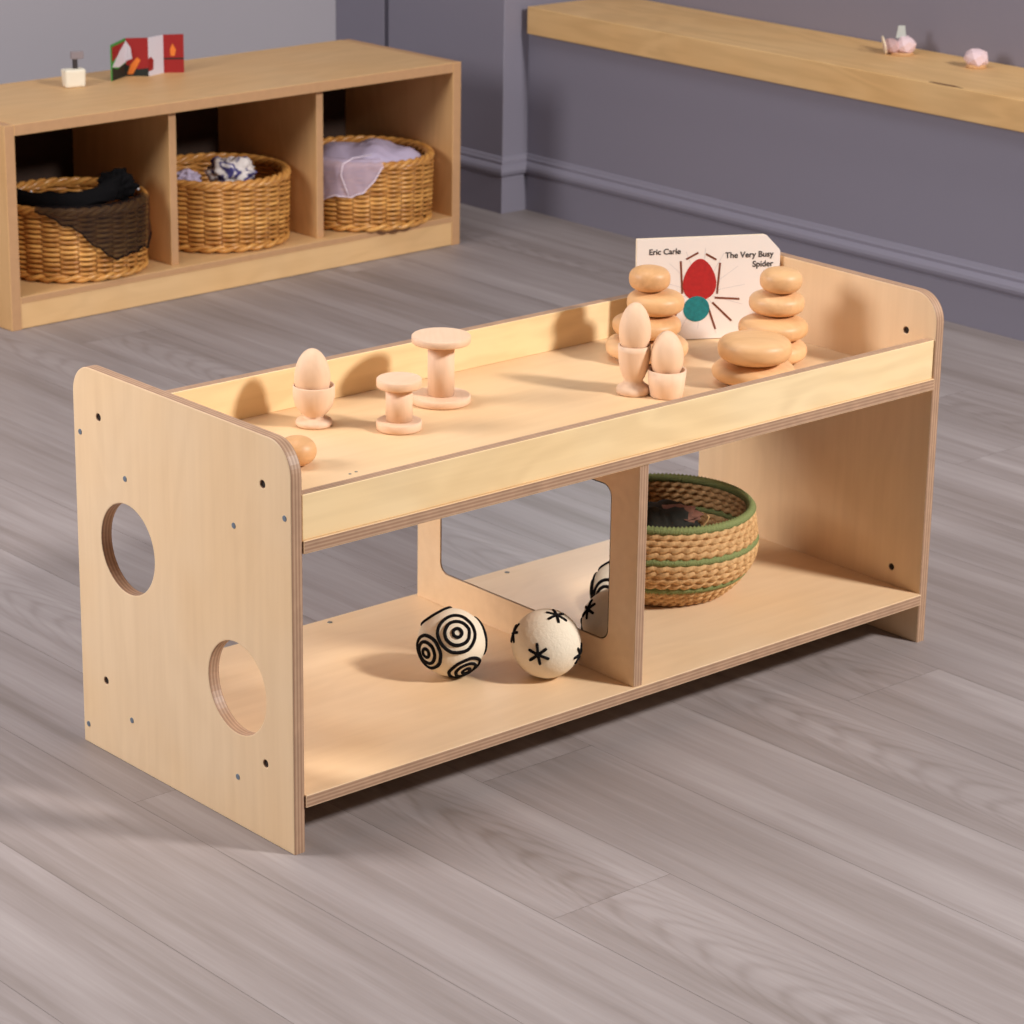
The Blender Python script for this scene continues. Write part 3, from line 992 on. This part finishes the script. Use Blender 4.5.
bm = bmesh.new(); tube(bm, edge, .0015, 6)
obj('hem', bm, M['scarf'], sc, smooth=True)
bm = crumple(.033, .024, 12.3, .4, flat_=.8)
bm.transform(Matrix.Translation((.098*math.cos(math.radians(-64)), .098*math.sin(math.radians(-64)), RIMZ-.006)))
obj('knot', bm, M['scarf'], sc, smooth=True)
for a, r, z in [(-52, .100, .050), (-62, .118, .032), (-165, .100, .024), (-50, .126, .018)]:
    bm = bmesh.new()
    bmesh.ops.create_icosphere(bm, subdivisions=1, radius=.0026, matrix=Matrix.Translation((r*math.cos(math.radians(a)), r*math.sin(math.radians(a)), RIMZ+z-.004)))
    obj('sequin', bm, M['sequin'], sc)
# blue and white cloth
pc = Vector(C2[:2])+TO*.045+RI*.030
cl = put('printed_cloth', crumple(.041, .026, 5.5, .40, flat_=.75), M['blue_cloth'], (pc.x, pc.y, .0575+.102), 'crumpled white cloth with blue print in the middle wicker basket', 'cloth', rot=(0, 0, math.radians(-41)))
pc2 = Vector(C2[:2])+TO*.055-RI*.050
put('lavender_cloth', crumple(.026, .014, 9.1, .4, flat_=.7), M['lilac'], (pc2.x, pc2.y, .0575+.104), 'small lavender cloth scrap in the middle wicker basket', 'cloth', rot=(0, 0, math.radians(-41)))
# lilac organza
lo = thing('lilac_organza', 'lilac sheer organza piled in the right wicker basket with a corner hanging over its front', 'cloth', C3)
bm = mound(.114, .114, .147, 4.7, RI.x*.004, RI.y*.004-.004, .010, 18, asym=lambda x, y: .006*math.sin(70*(x*RI.x+y*RI.y)))
obj('folds', bm, M['lilac'], lo, smooth=True)
tab = [(-225, .060), (-165, .066), (-141, .057), (-127, .052), (-113, .004)]
bm, edge = drape(tab, -205, -112, 6.0, r_in=.105)
obj('hanging_gauze', bm, M['lilac_sheer'], lo, smooth=True, label='sheer hanging corner')
bm = bmesh.new(); tube(bm, edge, .0012, 6)
obj('hem', bm, M['hem'], lo, smooth=True, label='pale hem')
bm = bmesh.new()
tube(bm, [(r*math.cos(math.radians(a)), r*math.sin(math.radians(a)), z) for a, r, z in ((-118, .100, RIMZ+.010), (-136, .128, RIMZ+.009), (-143, .1425, RIMZ), (-144, .147, RIMZ-.02), (-141, .147, RIMZ-.040), (-138, .147, RIMZ-.060))], .0012, 6)
obj('hem', bm, M['hem'], lo, smooth=True, label='pale hem')

# ------------------------------------------------------------------ small things on top of the cubby
wb = thing('memo_block', 'small off-white block holding a grey tile on a dark post, left on the cubby top', 'figurine', (1.1840, 2.2230, BH), math.radians(-12))
bm = bmesh.new(); box(bm, -.0195, .0195, -.012, .012, 0, .033, .004)
for v in bm.verts:
    v.co += Vector((fbm(v.co, 50, 2), fbm(v.co+Vector((2, 0, 0)), 50, 2), 0))*.002
obj('block', bm, M['white_block'], wb)
bm = bmesh.new(); box(bm, -.001, .007, -.003, .003, .033, .050, .0005)
obj('post', bm, M['dark_post'], wb)
bm = bmesh.new(); box(bm, -.005, .019, -.003, .003, .050, .064, .001)
obj('tile', bm, M['grey_tile'], wb)

fc = thing('folded_card', 'colourful red, green and white zigzag card standing on the cubby top', 'card', (1.269, 2.229, BH), 0)
# zigzag panels (plan), each a stiff coloured leaf
pl = [(0, 0), (.052, .030), (.084, .004), (.126, .016), (.158, -.004)]
hs = [.066, .070, .071, .071, .072]
def leaf(i, mat):
    (xa, ya), (xb, yb) = pl[i], pl[i+1]
    d = Vector((xb-xa, yb-ya, 0)); n = Vector((d.y, -d.x, 0)).normalized()
    bm = bmesh.new()
    v = []
    for s in (0, -.0016):
        o = n*s
        v.append([bm.verts.new(Vector(p)+o) for p in ((xa, ya, 0), (xb, yb, 0), (xb, yb, hs[i+1]), (xa, ya, hs[i]))])
    bm.faces.new(v[0]); bm.faces.new(v[1][::-1])
    for k in range(4):
        bm.faces.new((v[0][k], v[0][(k+1) % 4], v[1][(k+1) % 4], v[1][k]))
    return obj('leaf', bm, mat, fc), (Vector((xa, ya, 0)), d, n)
def shape(base, name, fr, ring, mat, lift=.0004):
    o, d, n = fr
    bm = bmesh.new()
    H = .070
    a = [bm.verts.new(o+d*u+Vector((0, 0, H*w))+n*lift) for u, w in ring]
    b = [bm.verts.new(o+d*u+Vector((0, 0, H*w))+n*.00005) for u, w in ring]
    bm.faces.new(a); bm.faces.new(b[::-1])
    k = len(ring)
    for i in range(k):
        bm.faces.new((a[i], a[(i+1) % k], b[(i+1) % k], b[i]))
    obj(name, bm, mat, base)
l0, f0 = leaf(0, M['p_green'])
shape(l0, 'red_print', f0, [(.06, .5), (.5, .62), (.98, .93), (.06, .88)], M['p_red'])
shape(l0, 'black_print', f0, [(.06, 0), (.98, 0), (.98, .35), (.4, .26), (.06, .34)], M['p_dark'])
shape(l0, 'white_print', f0, [(.06, .36), (.5, .3), (.99, .38), (.99, .92), (.55, .70)], M['p_white'], .0007)
l1, f1 = leaf(1, M['p_red'])
shape(l1, 'black_print', f1, [(.0, 0), (1, 0), (1, .22), (.5, .18), (0, .3)], M['p_dark'])
shape(l1, 'orange_print', f1, [(.05, .05), (.3, .05), (.65, .42), (.5, .5), (.2, .3)], M['p_orange'], .0007)
shape(l1, 'white_print', f1, [(0, .4), (.28, .46), (.22, .75), (0, .95)], M['p_white'], .0007)
l2, f2 = leaf(2, M['p_white'])
shape(l2, 'red_print', f2, [(0, .12), (.3, .15), (.34, .4), (.16, .5), (0, .45)], M['p_red'])
l3, f3 = leaf(3, M['p_red'])
shape(l3, 'gold_print', f3, [(.35, .45), (.55, .45), (.62, .62), (.45, .78), (.32, .62)], M['p_orange'])
shape(l3, 'dark_print', f3, [(0, .36), (1, .36), (1, .40), (0, .40)], M['p_dark'])

# ------------------------------------------------------------------ pink stones on the ledge
def rock(r, seed, sx=1, sy=1, sz=1):
    bm = bmesh.new()
    rr = random.Random(seed)
    pts = []
    for i in range(26):
        z = 1-2*(i+.5)/26; a = i*2.39996
        s = math.sqrt(1-z*z)
        k = r*rr.uniform(.9, 1.05)
        pts.append(bm.verts.new((s*math.cos(a)*k*sx, s*math.sin(a)*k*sy, max(z, -.75)*k*sz)))
    bmesh.ops.convex_hull(bm, input=pts)
    zmin = min(v.co.z for v in bm.verts)
    for v in bm.verts:
        v.co.z -= zmin
    return bm
LZ = .4197
s1 = thing('pink_stone', 'pale pink stone with a cream hoop and a frosted tab on the ledge', 'stone', (2.3955, 1.3214, LZ))
bm = rock(.020, 3, 1, 1.0, .95)
for v in bm.verts:
    v.co += Vector((RI.x*.012, RI.y*.012, .003))
obj('stone', bm, M['pink'], s1)
bm = rock(.0165, 8, .9, 1.2, .95)
for v in bm.verts:
    v.co += Vector((-RI.x*.013, -RI.y*.013, .002))
obj('stone', bm, M['pinkish'], s1, label='darker pink half')
bm = bmesh.new(); lathe(bm, [(0, 0), (.023, 0), (.024, .002), (.022, .0045), (0, .0045)], 20)
for v in bm.verts:
    v.co = Vector((v.co.x*.9+RI.x*.006, v.co.y*.9+RI.y*.006, v.co.z))
obj('base', bm, M['tan'], s1)
bm = bmesh.new()
tube(bm, [Vector((-RI.x*(.027+.004*math.sin(a)), -RI.y*(.027+.004*math.sin(a)), 0))+Vector((TO.x, TO.y, 0))*.016*math.cos(a)+Vector((0, 0, .0165+.0155*math.sin(a))) for a in [2*PI*i/28 for i in range(28)]], .0016, 8, closed=True)
obj('hoop', bm, M['cream'], s1)
bm = bmesh.new()
ax = Vector((RI.x, RI.y, 0))
ctr = ax*.003+Vector((0, 0, .030))
vv = []
for s in (-.0012, .0012):
    o = Vector((TO.x, TO.y, 0))*s
    vv.append([bm.verts.new(ctr+ax*x+Vector((0, 0, z))+o) for x, z in ((-.0095, 0), (.0095, 0), (.006, .023), (-.006, .023))])
bm.faces.new(vv[0]); bm.faces.new(vv[1][::-1])
for k in range(4):
    bm.faces.new((vv[0][k], vv[0][(k+1) % 4], vv[1][(k+1) % 4], vv[1][k]))
obj('tab', bm, M['frost'], s1)
s2 = thing('pink_stone', 'pale pink faceted stone standing alone at the right of the ledge', 'stone', (2.4015, 1.1414, LZ))
bm = rock(.0225, 21, 1, 1.05, .85)
for v in bm.verts:
    v.co.z += .003
obj('stone', bm, M['pink'], s2)
bm = bmesh.new(); lathe(bm, [(0, 0), (.018, 0), (.019, .003), (.016, .007), (0, .007)], 12)
obj('base', bm, M['tan'], s2)

# ------------------------------------------------------------------ light
w = bpy.data.worlds.new('studio'); SC.world = w; w.use_nodes = True
bgn = w.node_tree.nodes['Background']
bgn.inputs['Color'].default_value = (.93, .95, 1.0, 1)
bgn.inputs['Strength'].default_value = .07
def area(name, loc, target, size, power, color=(1, 1, 1), sy=None):
    la = bpy.data.lights.new(name, 'AREA')
    la.energy = power; la.color = color
    la.shape = 'RECTANGLE' if sy else 'DISK'
    la.size = size
    if sy:
        la.size_y = sy
    o = bpy.data.objects.new(name, la); COL.objects.link(o)
    o.location = loc
    d = Vector(target)-Vector(loc)
    o.rotation_euler = d.to_track_quat('-Z', 'Y').to_euler()
    return o
area('key_softbox', (1.95, -2.65, 2.5), (.6, .4, .2), .48, 138, (1, .97, .93))
area('fill_softbox', (-1.4, 1.35, 1.45), (.4, .4, .25), 1.0, 42, (1, .97, .95))
area('added_overhead_fill', (.1, .7, 3.3), (.2, .5, 0), 1.8, 26, (.97, .98, 1))  # added lamp, makes up from above for the weak ambient light

# ------------------------------------------------------------------ camera
R = Vector((.7530, -.6578, .0147)).normalized()
F = Vector((.62716, .71077, -.31857)).normalized()
R = (R-F*R.dot(F)).normalized()
U = R.cross(F)
cam = bpy.data.cameras.new('camera')
co = bpy.data.objects.new('camera', cam); COL.objects.link(co)
mw = Matrix((( R.x, U.x, -F.x, -1.6568), (R.y, U.y, -F.y, -2.2145), (R.z, U.z, -F.z, 1.3114), (0, 0, 0, 1)))
co.matrix_world = mw
cam.sensor_width = 36
cam.lens = 36*2892.4/1024
cam.shift_x = -.0006
cam.shift_y = -.0013
cam.clip_start = .05
cam.dof.use_dof = True
cam.dof.focus_distance = 3.0
cam.dof.aperture_fstop = 18
SC.camera = co
SC.view_settings.view_transform = 'Standard'
SC.view_settings.look = 'None'
SC.view_settings.exposure = .24
SC.view_settings.gamma = 1
SC.view_settings.use_curve_mapping = False
